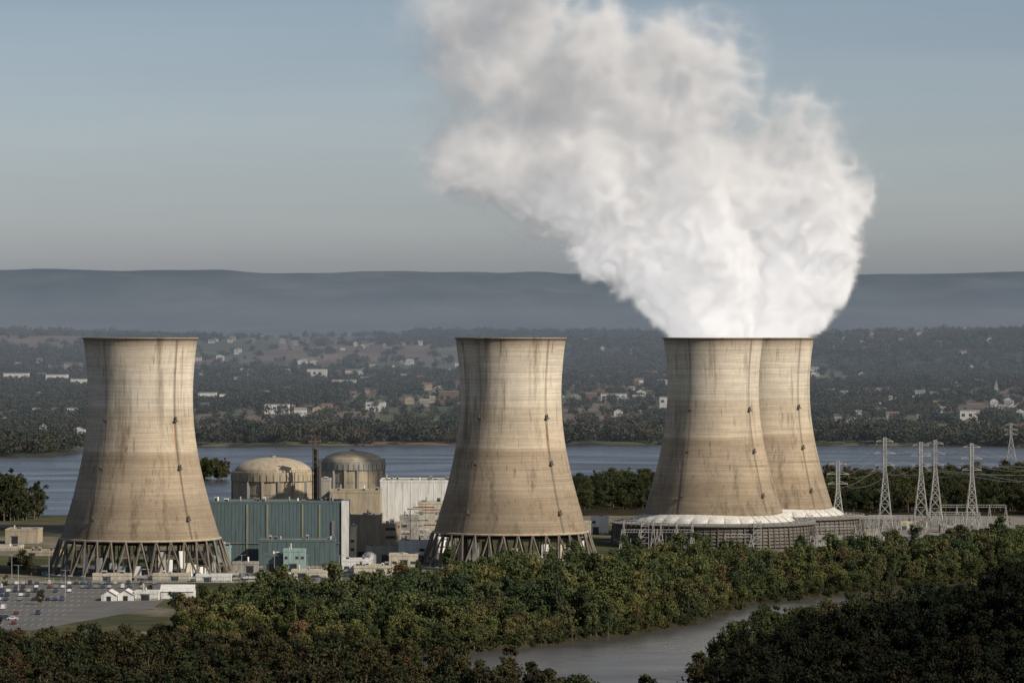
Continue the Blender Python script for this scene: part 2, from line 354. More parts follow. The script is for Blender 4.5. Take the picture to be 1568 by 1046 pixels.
# ---------------------------------------------------------------- cooling towers
def rs(z):
    k=.184 if z<84 else .143
    return math.sqrt(625+k*(z-84)**2)
def tower(cx,cy,kind,rot):
    b=MB(); z0=17.0 if kind==1 else 14.0
    zs=list(np.linspace(z0,112.2,60))
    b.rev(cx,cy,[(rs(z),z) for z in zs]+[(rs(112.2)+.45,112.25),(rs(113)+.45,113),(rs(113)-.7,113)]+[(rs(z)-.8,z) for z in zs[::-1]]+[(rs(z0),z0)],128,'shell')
    if kind==1: b.rev(cx,cy,[(rs(17)+.02,17),(rs(17)+.6,16.8),(rs(17)+.6,17.7),(rs(17.9)+.02,17.9)],128,'tan')
    for a in (rot+math.radians(-128),rot+math.radians(-50),rot+math.radians(38),rot+math.radians(128)):
        u=Vector((math.cos(a),math.sin(a),0)); t=Vector((-u.y,u.x,0)); C=Vector((cx,cy,0))
        pz=[18,28,37,47,57,66,75,86,96,105,112.5]
        for zA,zB in zip(pz[:-1],pz[1:]):
            for o in (-.3,.3):
                b.beam(C+u*(rs(zA)+.4)+t*o+Vector((0,0,zA)),C+u*(rs(zB)+.4)+t*o+Vector((0,0,zB)),.13,'dsteel')
        for zA in (27,51,73.5):
            p=C+u*(rs(zA)+.9); 
            b.beam(p+t*1.1+Vector((0,0,zA)),p-t*1.1+Vector((0,0,zA)),.8,'dsteel')
            b.beam(p+Vector((0,0,zA)),p+Vector((0,0,zA+2)),.8,'dsteel')
    if kind==1:
        a=rot+math.radians(-52); 
        for da,zt,zb in ((.02,73,60),(.035,70,56),(.01,66,58)):
            vs=[];nst=8
            for i in range(nst+1):
                z=zt+(zb-zt)*i/nst; wd_=.012*(1-.7*i/nst)
                for s in(-1,1): vs.append((cx+(rs(z)+.03)*math.cos(a+da+s*wd_),cy+(rs(z)+.03)*math.sin(a+da+s*wd_),z))
            b.add(vs,[(2*i,2*i+1,2*i+3,2*i+2) for i in range(nst)],'rust')
        nC=34
        for i in range(nC):
            a=2*math.pi*i/nC
            for s in (-1,1):
                a2=a+s*math.pi/nC*1.0
                p=(cx+38.6*math.cos(a),cy+38.6*math.sin(a),17.1); q=(cx+44.5*math.cos(a2),cy+44.5*math.sin(a2),.4)
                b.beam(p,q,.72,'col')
            a3=a+math.pi/nC
            b.box(cx+44.6*math.cos(a3)-1,cx+44.6*math.cos(a3)+1,cy+44.6*math.sin(a3)-1,cy+44.6*math.sin(a3)+1,0,1.4,'conc')
        b.rev(cx,cy,[(47,0),(47,1.1),(46.3,1.1),(46.3,.3),(0,.3)],96,'conc',False)
        r=random.Random(int(cx)+5)
        for i in range(60):
            if r.random()<.40: continue
            a0=2*math.pi*i/60; rr=r.choice((35.0,36.2,37.0)); zz=r.uniform(4,14)
            b.rev(cx,cy,[(rr,.3+r.choice((0,0,2,4))),(rr,zz),(rr-.5,zz)],3,r.choice(['white','white','white','conc','tealL','cream']),False,a0=a0,a1=a0+.10)
        for i in range(34):
            a=r.random()*6.28; rr=r.uniform(24,34); 
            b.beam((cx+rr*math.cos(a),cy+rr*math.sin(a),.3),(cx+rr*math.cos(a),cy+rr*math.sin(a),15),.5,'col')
        for i in range(14):
            a=r.random()*6.28; rr=r.uniform(38,42); 
            b.box(cx+rr*math.cos(a)-1.5,cx+rr*math.cos(a)+1.5,cy+rr*math.sin(a)-1,cy+rr*math.sin(a)+1,.3,r.uniform(1.5,4),r.choice(['grey','conc','dsteel']))
        b.rev(cx,cy,[(36.5,15.4),(0,15.4)],64,'dark',False)
    else:
        nR=96
        b.rev(cx,cy,[(54,0),(54,12.0)],nR,'dark',False)
        for i in range(nR):
            a=2*math.pi*i/nR; b.beam((cx+56*math.cos(a),cy+56*math.sin(a),0),(cx+54.8*math.cos(a),cy+54.8*math.sin(a),12.2),.3 if i%4 else .55,'louv')
        for z in (.8,2.6,4.4,6.2,8.0,9.8):
            b.rev(cx,cy,[(54.2,z+1.5),(55.7-z*.08,z),(55.7-z*.08,z-.2),(54.2,z+1.2)],nR,'louv',False)
        b.rev(cx,cy,[(56.0,11.7),(56.2,12.4),(55.6,12.6),(47,13.0),(43.0,13.2),(37,13.2)],96,'deck',False)
        for i in range(48):
            a=2*math.pi*i/48; b.beam((cx+50*math.cos(a),cy+50*math.sin(a),13.0),(cx+51.5*math.cos(a),cy+51.5*math.sin(a),13.0),.8,'grey')
        for i in range(120):
            a=2*math.pi*i/120; b.beam((cx+55.7*math.cos(a),cy+55.7*math.sin(a),12.5),(cx+55.7*math.cos(a),cy+55.7*math.sin(a),13.6),.12,'steel')
        b.rev(cx,cy,[(55.7,13.5),(55.7,13.65)],96,'steel',False)
        # thin, flat white canvas-like skirt closing the gap between shell and deck
        seg=240; vs=[];fs=[]; r=random.Random(3)
        for i in range(seg):
            a=2*math.pi*i/seg; dr=abs(math.sin(a*15))*1.2; zt=17.3+.5*math.sin(a*3+rot*9)
            vs+= [(cx+(rs(zt)+.2)*math.cos(a),cy+(rs(zt)+.2)*math.sin(a),zt),(cx+(41.6+dr)*math.cos(a),cy+(41.6+dr)*math.sin(a),14.9),(cx+(43.4+dr)*math.cos(a),cy+(43.4+dr)*math.sin(a),13.25)]
        for i in range(seg):
            j=(i+1)%seg; fs+= [(3*i+1,3*j+1,3*j,3*i),(3*i+2,3*j+2,3*j+1,3*i+1)]
        b.add(vs,fs,'skirt',False)
        for i in range(60):
            a=2*math.pi*i/60; b.beam((cx+(rs(17)+.5)*math.cos(a),cy+(rs(17)+.5)*math.sin(a),16.9),(cx+44.2*math.cos(a),cy+44.2*math.sin(a),13.4),.22,'conc')
        for a in (-1.2,-2.3):
            p=Vector((cx+58*math.cos(a),cy+58*math.sin(a),0)); 
            for z in range(0,13,3):
                b.box(p.x-2,p.x+2,p.y-1,p.y+1,z+2.8,z+3,'steel'); b.beam(p+Vector((-2,0,z)),p+Vector((2,0,z+3)),.3,'steel')
            for dx in(-2,2):
                for dy in(-1,1): b.beam(p+Vector((dx,dy,0)),p+Vector((dx,dy,15)),.25,'steel')
    b.obj('cooling_tower',loc=(cx,cy,0))
T1=(WX(215,2028),2028);T2=(WX(782,2095),2095);T3=(WX(1092,2320),2320);T4=(WX(1172,2400),2400)
tower(*T1,1,.08);tower(*T2,1,.05);tower(*T3,2,.12);tower(*T4,2,.05)
# ---------------------------------------------------------------- buildings
def reactor(px0,px1,ydome,ycyl,D,kring):
    cx=WX((px0+px1)/2,D); R=(px1-px0)/2/F*D; zc=WZ(ycyl,D); zd=WZ(ydome,D); b=MB()
    b.rev(cx,D,[(R*.965,0),(R*.965,zc-5)],64,'tan')
    b.rev(cx,D,[(R*.965,zc-5),(R,zc-4.6),(R,zc),(R*.985,zc+.05),(R*.985,zc-.6),(R*.93,zc-.6)],64,kring,False)
    pr=[]
    for i in range(12):
        t=i/11*math.pi/2; pr.append((R*.93*math.cos(t)+.001,zc-.6+(zd-zc+.6)*math.sin(t)))
    b.rev(cx,D,pr,64,'tan')
    for i in range(16):
        a=math.pi*2*i/16+.2; p=(cx+R*.975*math.cos(a),D+R*.975*math.sin(a))
        b.beam((*p,0),(*p,zc-4.8),1.3,'tan' if i%2 else 'conc')
    for i in range(40):
        a=math.pi*2*i/40+.07; p=(cx+(R+.02)*math.cos(a),D+(R+.02)*math.sin(a)); b.beam((*p,zc-4.4),(*p,zc-1.2),.3,'dsteel' if i%3 else 'grey')
    for z in (zc-11,zc-20): b.rev(cx,D,[(R*.967,z),(R*.975,z),(R*.975,z-.5),(R*.967,z-.5)],64,'conc',False)
    for i in range(60):
        a=math.pi*2*i/60; p=(cx+R*.99*math.cos(a),D+R*.99*math.sin(a)); b.beam((*p,zc),(*p,zc+1.2),.12,'dsteel')
    b.rev(cx,D,[(R*.99,zc+1.1),(R*.99,zc+1.25)],64,'dsteel')
    b.cyl(cx,D,1.5,zd-.2,zd+.8,'grey')
    b.obj('reactor_containment_building')
reactor(354,482,700,722,2200,'tan'); reactor(490,590,690,706,2400,'conc')
def bld(name,px0,px1,yt,D,dep,wall,seed=0,yb=None,rib=5,win=True,roofkit=True,trim=None,door=True,gab=False):
    r=random.Random(seed+int(px0)); x0=WX(px0,D);x1=WX(px1,D);zt=WZ(yt,D);z0=0 if yb is None else WZ(yb,D); b=MB()
    if gab:
        b.gable(x0,x1,D,D+dep,0,zt*.55,zt,wall,'white','x' if gab=='x' else 'y')
        b.box(x0+(x1-x0)*.35,x0+(x1-x0)*.65,D-.06,D+.1,0,zt*.45,'dark')
        b.obj(name); return
    b.box(x0,x1,D,D+dep,z0,zt-.0,wall); t=trim or wall
    for (a,c,d,e) in ((x0-.15,x1+.15,D-.15,D+.35),(x0-.15,x1+.15,D+dep-.35,D+dep+.15),(x0-.15,x0+.35,D+.36,D+dep-.36),(x1-.35,x1+.15,D+.36,D+dep-.36)):
        b.box(a,c,d,e,zt-.5,zt+.7,t)
    b.box(x0+.4,x1-.4,D+.4,D+dep-.4,zt,zt+.06,'roof')
    W=x1-x0;n_=max(1,int(W/rib))
    for i in range(1,n_): 
        xx=x0+W*i/n_; b.box(xx-.14,xx+.14,D-.1,D+.02,z0,zt-.52,t)
    nd=max(1,int(dep/rib))
    for i in range(1,nd):
        yy=D+dep*i/nd
        for xa in (x0,x1): b.box(xa-.1,xa+.1,yy-.14,yy+.14,z0,zt-.52,t)
    b.box(x0-.05,x1+.05,D-.06,D+.02,z0,z0+1.0,'conc')
    if win:
        z=z0+2.2
        while z<zt-2.2:
            for i in range(n_):
                if r.random()<.42:
                    xa=x0+W*(i+.22)/n_; xb=x0+W*(i+.78)/n_
                    b.box(xa,xb,D-.05,D+.02,z,z+1.3,'glass'); b.box(xa-.1,xb+.1,D-.12,D+.02,z-.2,z-.01,'conc')
            z+=4.2
    if door and W>6:
        xa=x0+W*r.uniform(.1,.6); b.box(xa,xa+3.4,D-.13,D+.02,z0,z0+min(4,(zt-z0)*.7),'dark'); b.box(xa-.25,xa+3.65,D-.25,D-.0,z0+min(4,(zt-z0)*.7)+.01,z0+min(4,(zt-z0)*.7)+.4,'grey')
    if roofkit:
        for i in range(int(2+W*dep/110)):
            a=r.uniform(x0+1,x1-3);d=r.uniform(D+1,D+dep-3);h=r.uniform(.7,2.4);w_=r.uniform(1,2.6)
            k=r.choice(['grey','white','conc','steel'])
            if r.random()<.3: b.cyl(a+1,d+1,.45,zt,zt+h*1.6,k,10)
            else: b.box(a,a+w_,d,d+1.6,zt+.07,zt+h,k); b.box(a+.2,a+w_-.2,d-.05,d+.01,zt+.3,zt+h*.7,'dark')
    return b.obj(name)
bld('turbine_hall',322,522,769,2110,26,'teal',1,rib=1.8,win=False,trim='teal')
b=MB(); D=2109.6
for p in (377,408,462,488): b.box(WX(p,D),WX(p+2.4,D),D,D+.3,4,WZ(772,D),'yel')
b.box(WX(334,D),WX(521,D),D-.2,D-.05,10.8,11.1,'grey'); b.box(WX(522,D)+.3,WX(533,D),D-.4,D+26,0,WZ(769,D)+.4,'white'); b.box(WX(508,D),WX(513,D),D-.3,D-.05,0,22,'grey')
b.obj('turbine_hall_end_wall')
bld('auxiliary_building',396,512,828,2085,20,'teal',3,rib=2.2,win=False)
bld('pump_house',434,467,843,2045,10,'tealL',4,rib=2.5)
bld('switchgear_building',404,432,850,2050,10,'teal',5,rib=3)
bld('pump_house',334,352,838,2070,10,'tealL',45,rib=2.5)
bld('fuel_handling_building',505,582,753,2290,30,'tan',6,rib=8,win=False)
bld('control_building',534,584,790,2160,26,'tan',7,rib=7,win=False)
bld('service_building',584,612,803,2165,22,'tan',77,rib=6)
bld('auxiliary_building',534,545,808,2125,16,'cream',8,rib=6)
bld('turbine_hall',582,700,737,2330,40,'white',9,rib=4,win=False)
bld('service_building',612,640,792,2200,20,'conc',10,rib=4)
bld('service_building',640,700,770,2260,20,'cream',11,rib=4)
bld('office_building',610,668,830,2120,14,'white',12,rib=4)
bld('maintenance_shop',560,612,838,2130,14,'conc',92,rib=4)
bld('boiler_house',480,505,735,2300,20,'conc',13,rib=6,win=False)
bld('air_intake_building',484,491,706,2280,8,'dsteel',14,win=False,door=False,roofkit=False)
bld('diesel_generator_building',524,566,858,2035,14,'white',15,rib=4)
bld('warehouse',542,600,868,2020,16,'cream',16,rib=4)
bld('warehouse',446,500,875,1996,12,'cream',17,rib=3.5)
bld('maintenance_shop',596,640,850,2080,12,'cream',18,rib=4)
bld('warehouse',8,58,812,2330,24,'tan',19,rib=5); bld('service_building',-60,30,838,2250,20,'cream',20,rib=4)
bld('service_building',30,92,845,2200,18,'tan',21,rib=4)
for i,(a,c_,yt,D,k) in enumerate([(142,200,880,1968,'cream'),(234,290,880,1972,'cream'),(300,354,881,1960,'white'),(206,232,884,1975,'conc'),(20,60,868,2080,'conc'),(560,640,880,1985,'conc'),(356,395,862,2040,'conc')]):
    bld('site_trailer',a,c_,yt,D,5,k,30+i,rib=3,roofkit=True,door=True)
for i,(a,c_,yt,D,k) in enumerate([(905,932,792,2440,'white'),(1300,1345,812,2420,'conc'),(1380,1420,800,2500,'cream'),(1240,1290,822,2300,'conc'),(870,905,800,2400,'cream'),(1440,1480,806,2460,'conc')]):
    bld('switchyard_building',a,c_,yt,D,10,k,50+i,rib=3)
for a,c_,yt,D,g_ in ((155,178,904,1822,'y'),(180,204,903,1824,'y'),(246,296,896,1838,'x')): bld('white_tent',a,c_,yt,D,14,'white',gab=g_)
bld('site_office',206,242,907,1826,9,'white',70,rib=3)
b=MB(); r=random.Random(4)
for i in range(22):
    D=r.uniform(2150,2260); a=WX(r.uniform(600,680),D); z=r.uniform(5,24); b.beam((a,D,z),(a+r.uniform(5,18),D+r.uniform(-3,3),z),.6,r.choice(['steel','white','grey','red']))
for i in range(14):
    D=r.uniform(2140,2260); a=WX(600+7*i,D); b.beam((a,D,0),(a,D,r.uniform(12,27)),.4,'steel')
for i in range(5):
    D=2180; a=WX(625+12*i,D); b.beam((a,D,14),(a+4,D,24),.3,'steel'); b.beam((a+4,D,14),(a,D,24),.3,'steel')
b.obj('pipe_rack')
for p,D,h,rr in ((618,2230,9,5),(640,2215,8,4),(672,2235,10,5),(565,2070,7,3.5)):
    b=MB(); b.rev(WX(p,D),D,[(rr,0),(rr,h),(rr*.6,h+1.2),(.05,h+1.6)],28,'white' if rr>4 else 'grey')
    for z in (h*.33,h*.66): b.rev(WX(p,D),D,[(rr+.02,z),(rr+.1,z+.05),(rr+.1,z+.2),(rr+.02,z+.25)],28,'grey')
    b.beam((WX(p,D),D-rr-.4,0),(WX(p,D),D-rr-.4,h),.25,'dsteel'); b.obj('storage_tank')
b=MB(); D=2172
x0=WX(483,D); zt=WZ(680,D)
b.rev(x0,D,[(1.0,0),(.95,zt-3),(1.1,zt-2.9),(1.1,zt-2)],14,'dsteel',True,True)
for dx in(-1.5,1.5):
    for dy in(-1.5,1.5): b.beam((x0+dx,D+dy,0),(x0+dx,D+dy,zt),.32,'dsteel')
for z in range(0,54,3): 
    b.beam((x0-1.5,D-1.5,z),(x0+1.5,D-1.5,z+3),.2,'dsteel'); b.beam((x0+1.5,D-1.5,z),(x0-1.5,D-1.5,z+3),.2,'dsteel')
b.box(x0-3,x0+3,D-2,D+2,zt,zt+.35,'dsteel'); b.box(x0-2.4,x0+2.4,D-1.8,D+1.8,zt-12,zt-11.7,'dsteel'); b.beam((x0-3.6,D,zt+1.4),(x0+3,D,zt+1.4),.6,'brown'); b.beam((x0,D,zt),(x0,D,zt+3),.5,'brown')
b.obj('vent_stack')
# ---------------------------------------------------------------- paved areas, road
b=MB()
def sheet(pts,z,k): b.add([(x,y,z) for x,y in pts],[tuple(range(len(pts)))],k)
sheet([(-330,1660),(-185,1640),(-150,1770),(-150,1950),(-330,1950)],.06,'asph')
b.obj('parking_lot')
b=MB(); sheet([(-330,1960),(-20,1960),(60,2010),(60,2018),(-20,1968),(-330,1968)],.1,'asph')
for i in range(0,30): b.box(-320+i*10,-316+i*10,1963.9,1964.1,.1,.105,'paint')
b.box(-330,-20,1959.6,1960,0,.22,'conc'); b.box(-330,-20,1968,1968.4,0,.22,'conc'); b.obj('access_road')
b=MB(); sheet([(150,2290),(330,2240),(380,2680),(200,2700),(165,2500)],.06,'grav'); b.obj('switchyard_ground')
b=MB()
for row in range(9):
    yy=1672+row*30
    for i in range(40):
        xx=-300+i*3.0
        if xx<-160: b.box(xx-.06,xx+.06,yy-5.2,yy+5.2,.064,.068,'paint')
b.obj('parking_markings')
# ---------------------------------------------------------------- cars
def carmesh(van):
    b=MB(); H=1.45 if not van else 2.1
    prof=[(-2.2,.35),(-2.25,.8),(-2.0,.95),(-1.5,.98),(-.9,H-.08),(-.4,H),(.7,H),(1.3,.95),(2.05,.85),(2.25,.6),(2.2,.35)] if not van else [(-2.5,.4),(-2.5,H-.1),(-2.3,H),(.9,H),(1.6,1.3),(2.4,1.05),(2.5,.4)]
    w_=.88; n_=len(prof); vs=[(x,-w_ if z<1 else -w_*.84,z) for x,z in prof]+[(x,w_ if z<1 else w_*.84,z) for x,z in prof]
    b.add(vs,[tuple(range(n_))[::-1],tuple(range(n_,2*n_))]+[(i,(i+1)%n_,n_+(i+1)%n_,n_+i) for i in range(n_)],'car')
    for s in (-1,1):
        yy=s*.80
        b.add([(-1.25,yy*1.07,1.0),(1.1,yy*1.07,1.0),(.6,yy*.98,H-.1),(-.8,yy*.98,H-.1)],[(0,1,2,3)],'glass')
        for xx in (-1.4,1.4):
            vs=[(xx+.34*math.cos(t*math.pi/6),s*.95,.34+.34*math.sin(t*math.pi/6)) for t in range(12)]+[(xx+.34*math.cos(t*math.pi/6),s*.7,.34+.34*math.sin(t*math.pi/6)) for t in range(12)]
            b.add(vs,[tuple(range(12)),tuple(range(12,24))]+[(i,(i+1)%12,12+(i+1)%12,12+i) for i in range(12)],'tyre')
    b.add([(1.22,-.68,1.02),(1.22,.68,1.02),(.74,.62,H-.05),(.74,-.62,H-.05)],[(0,1,2,3)],'glass')
    return b
base=[]
for k_,nm in ((0,'parked_car'),(1,'parked_van')):
    o=carmesh(bool(k_)).obj(nm); o.location=(-200-k_*3,1700,.07); base.append(o)
r=random.Random(9)
def putcar(x,y,rot):
    s=base[1] if r.random()<.22 else base[0]
    o=bpy.data.objects.new(s.name.split('.')[0],s.data); o.location=(x,y,.1); o.rotation_euler=(0,0,rot+r.uniform(-.04,.04)); SC.objects.link(o)
for yy in (1672,1732,1762,1822,1852,1882,1912,1940):
    for i in range(46):
        xx=-298.5+i*3.0
        if xx>-160 or (yy<1900 and xx>-192) : continue
        if r.random()<(.68 if yy>1800 else .14) and abs(xx)<.1206*yy+12:
            putcar(xx,yy+2.6,math.pi/2*r.choice((-1,1)))
for i in range(34):
    D=r.uniform(1955,1990); putcar(WX(r.uniform(360,640),D),D,r.choice((0,math.pi)))
for i in range(30):
    D=r.uniform(2290,2420); putcar(WX(r.uniform(1260,1560),D),D,r.uniform(0,3))
for i in range(18):
    D=r.uniform(2010,2040); putcar(WX(r.uniform(350,600),D),D-18,r.choice((0,math.pi/2)))
def lamp(x,y,h):
    b=MB(); b.rev(0,0,[(.16,0),(.09,h)],8,'steel'); b.beam((0,0,h),(1.5,0,h+.2),.12,'steel'); b.beam((0,0,h),(-1.5,0,h+.2),.12,'steel')
    b.box(1.1,2.0,-.25,.25,h+.1,h+.3,'grey'); b.box(-2.0,-1.1,-.25,.25,h+.1,h+.3,'grey'); b.box(-.3,.3,-.3,.3,0,.6,'conc'); o=b.obj('street_lamp'); o.location=(x,y,.05)
for p,D in ((28,1900),(100,1860),(18,1990),(75,1985),(330,1985),(370,1990),(420,1985),(470,1990),(520,1985),(600,1990),(250,1990),(640,2010),(1310,2300),(1400,2350),(1500,2320)): lamp(WX(p,D),D,11)
b=MB()
for i in range(90):
    x=-330+i*3.6; b.beam((x,1955,0),(x,1955,2.6),.12,'steel')
for z in (.3,1.4,2.5): b.beam((-330,1955,z),(-8,1955,z),.07,'steel')
b.obj('perimeter_fence')
tr=[o for o in K5.objects]
for i,(p,D,s_) in enumerate(((35,2030,.8),(22,2040,.7),(48,1998,.6),(300,1975,.35),(8,1900,.45),(62,1800,.4),(560,2000,.45),(640,1998,.55),(690,2010,.7),(1300,2270,.6),(230,1850,.3),(276,1800,.4),(262,1760,.5),(310,1820,.5))):
    o=bpy.data.objects.new('deciduous_tree',tr[i%NK].data); o.location=(WX(p,D),D,0); o.scale=(s_,)*3; o.rotation_euler[2]=i; SC.objects.link(o)
# ---------------------------------------------------------------- pylons
def pylon(px,D,yt,arms=3,wb=8.5,name='transmission_pylon'):
    H=WZ(yt,D); b=MB(); cx=WX(px,D)
    def w(z): 
        t=z/H; return (wb*(1-t/.62)+1.8*(t/.62))/2 if t<.62 else 1.8/2
    zs=[0]; 
    while zs[-1]<H-2: zs.append(zs[-1]+max(2.2,w(zs[-1])*2.0))
    zs[-1]=H
    for a,c_ in zip(zs[:-1],zs[1:]):
        A,B=w(a),w(c_); cr=[(-1,-1),(1,-1),(1,1),(-1,1)]
        for i in range(4):
            s,t=cr[i],cr[(i+1)%4]
            b.beam((cx+s[0]*A,D+s[1]*A,a),(cx+s[0]*B,D+s[1]*B,c_),.40,'steel')
            b.beam((cx+s[0]*A,D+s[1]*A,a),(cx+t[0]*B,D+t[1]*B,c_),.2,'steel'); b.beam((cx+t[0]*A,D+t[1]*A,a),(cx+s[0]*B,D+s[1]*B,c_),.2,'steel')
            b.beam((cx+s[0]*B,D+s[1]*B,c_),(cx+t[0]*B,D+t[1]*B,c_),.2,'steel')
    pts=[]
    for i in range(arms):
        z=H*(.96-.13*i); L=(5,6.2,5.6)[i%3]
        for s in(-1,1):
            b.beam((cx,D-.75,z),(cx+s*L,D,z-.2),.3,'steel'); b.beam((cx,D+.75,z),(cx+s*L,D,z-.2),.3,'steel'); b.beam((cx,D,z+1.8),(cx+s*L,D,z),.24,'steel')
            b.beam((cx+s*L,D,z-.2),(cx+s*L,D,z-2),.3,'brown'); pts.append(Vector((cx+s*L,D,z-2)))
    b.obj(name); return pts
P=[pylon(1355,2500,670),pylon(1410,2620,677),pylon(1432,2600,674),pylon(1488,2480,679),pylon(1283,2420,706)]
P.append(pylon(1640,2540,690)); P.append(pylon(1700,2900,690)); P.append(pylon(1548,3900,648))
b=MB()
def wire(p,q,sag):
    prev=p
    for i in range(1,13):
        t=i/12; c_=p.lerp(q,t)-Vector((0,0,sag*4*t*(1-t))); b.beam(prev,c_,.10,'grey'); prev=c_
for a,c_ in ((0,3),(3,5),(4,0),(2,5),(1,6),(0,1),(2,3)):
    for p,q in zip(P[a],P[c_]): wire(p,q,4)
b.obj('power_lines')
def gantry(px0,px1,D,h):
    b=MB(); x0=WX(px0,D);x1=WX(px1,D); n_=max(2,int((x1-x0)/8)+1)
    for i in range(n_):
        x=x0+(x1-x0)*i/(n_-1)
        for s in(-1,1):
            b.beam((x-1.6,D+s*1.6,0),(x,D+s*.4,h),.25,'steel'); b.beam((x+1.6,D+s*1.6,0),(x,D+s*.4,h),.25,'steel')
            for k in range(4):
                z=h*k/4; w0=1.6*(1-k/4); w1=1.6*(1-(k+1)/4); b.beam((x-w0,D+s*1.2,z),(x+w1,D+s,z+h/4),.14,'steel'); b.beam((x+w0,D+s*1.2,z),(x-w1,D+s,z+h/4),.14,'steel')
    for z in(h,h-1.4):
        for s in (-.6,.6): b.beam((x0,D+s,z),(x1,D+s,z),.2,'steel')
    m_=int((x1-x0)/1.5)
    for i in range(m_): 
        xa=x0+(x1-x0)*i/m_; b.beam((xa,D-.6,h-1.4),(xa+.75,D-.6,h),.13,'steel')
    for i in range(6):
        xa=x0+(x1-x0)*(i+.5)/6; b.beam((xa,D,h-1.4),(xa,D,h-3.6),.3,'brown'); b.beam((xa,D+5,0),(xa,D+5,h*.45),.4,'grey')
    b.obj('substation_gantry')
gantry(955,1000,2215,18);gantry(1012,1060,2215,17);gantry(952,1060,2235,12);gantry(1250,1310,2300,11);gantry(1330,1400,2440,11);gantry(1420,1500,2460,12);gantry(1290,1370,2380,13);gantry(1440,1540,2540,13);gantry(1110,1150,2225,10)
b=MB(); r=random.Random(12)
for i in range(46):
    D=r.uniform(2280,2560); x=WX(r.uniform(1265,1545),D); h=r.uniform(2,5.5); w_=r.uniform(1,3)
    b.box(x,x+w_,D,D+2,.1,h*.7,r.choice(['grey','conc','steel','tealL']))
    for k in range(3): b.cyl(x+w_*(.2+.3*k),D+1,.16,h*.7,h*.7+1.8,'brown',6)
    for k in range(5): b.box(x+w_*k/5+.05,x+w_*k/5+.15,D-.35,D-.01,.4,h*.6,'grey')
b.obj('substation_transformers')
# ---------------------------------------------------------------- far town
b=MB(); r=random.Random(21); cnt=0
for i in range(2600):
    y=4750+4600*r.random()**1.15; x=r.uniform(-1,1)*.135*y
    cl=float(fbm(np.array([x]),np.array([y*.6]),420,131,2)[0])
    if cl<.55 and r.random()>.16: continue
    if r.random()<.45: continue
    z=float(height(np.array([x]),np.array([y]))[0])+r.uniform(0,4); w_=r.uniform(3.5,8); d=r.uniform(4,7); h=r.uniform(3.5,7)
    k=r.choice(['hsw','hsw','hsw','hsg','brown','brown','tan','white' if r.random()<.5 else 'hsg']); kr=r.choice(['roof','grey','brown','dsteel'])
    b.gable(x-w_,x+w_,y-d,y+d,z-6,z+h,z+h+3.0,k,kr,r.choice('xy'))
    for q in (-.5,.1,.6):
        b.box(x+w_*q,x+w_*q+1.2,y-d-.08,y-d+.02,z+1.6,z+3.2,'glass')
    cnt+=1
b.obj('distant_town')
def far_wh(px0,px1,D,h,k):
    x0=WX(px0,D);x1=WX(px1,D); z=max(0,float(height(np.array([(x0+x1)/2]),np.array([D]))[0]))+6; b=MB()
    b.box(x0,x1,D,D+30,z-11,z+h,k); b.box(x0-.3,x1+.3,D-.3,D+30.3,z+h,z+h+.8,'roof')
    for i in range(int((x1-x0)/9)): b.box(x0+i*9+2,x0+i*9+6,D-.1,D+.02,z+1,z+h*.55,'dark')
    b.obj('distant_warehouse')
far_wh(5,42,7000,11,'white');far_wh(70,102,7000,10,'white');far_wh(108,138,6700,10,'white');far_wh(303,330,5900,10,'white');far_wh(336,352,5920,7,'white')
far_wh(68,115,5400,5,'white');far_wh(470,500,7300,10,'hsw');far_wh(1470,1500,5200,8,'hsw');far_wh(508,545,6800,9,'hsw');far_wh(672,702,5800,12,'brown');far_wh(405,442,5500,6,'white');far_wh(920,960,5900,6,'hsw');far_wh(560,590,5600,6,'hsw');far_wh(1010,1022,5700,8,'hsw')
b=MB(); D=5900; x=WX(1525,D); z=float(height(np.array([x]),np.array([D]))[0]); b.gable(x-8,x+8,D,D+24,z-2,z+8,z+14,'hsg','roof','y'); b.box(x-2.5,x+2.5,D-5,D-.2,z-2,z+16,'hsg')
b.add([(x-2.6,D-5.1,z+16),(x+2.6,D-5.1,z+16),(x+2.6,D,z+16),(x-2.6,D,z+16),(x,D-2.5,z+27)],[(0,1,4),(1,2,4),(2,3,4),(3,0,4)],'grey'); b.obj('church')
# ---------------------------------------------------------------- steam
A=[(1092,515,72),(1085,485,80),(1062,450,84),(1048,405,96),(1038,350,106),(1008,300,112),(955,262,102),(895,245,98),(1050,235,94),(842,218,92),(780,205,90),(735,225,68),(712,250,52),(690,215,44),(790,270,58),(850,300,52),(1000,165,96),(920,150,98),(820,130,92),(752,120,76),(712,95,54),(1070,120,76),(1020,88,68),(900,70,88),(800,50,90),(722,40,74),(685,10,60),(655,-15,44),(760,-20,85),(850,-40,80),(930,20,44),(1008,58,46),(1115,95,46),(950,365,66),(910,335,52),(1000,430,52),(985,460,40),(1095,140,60)]
B=[(1176,515,70),(1200,482,70),(1216,440,78),(1222,390,84),(1226,340,84),(1222,290,76),(1212,240,62),(1228,216,52),(1275,330,42),(1185,330,74),(1140,300,76),(1165,235,52),(1260,405,44),(1288,300,34),(1230,470,48)]
vox=1.7; mn=np.array([-87.,2262.,106.]); nn=(182,112,132)
gx=(mn[0]+vox*np.arange(nn[0]))[:,None,None].astype(np.float32); gy=(mn[1]+vox*np.arange(nn[1]))[None,:,None].astype(np.float32); gz=(mn[2]+vox*np.arange(nn[2]))[None,None,:].astype(np.float32)
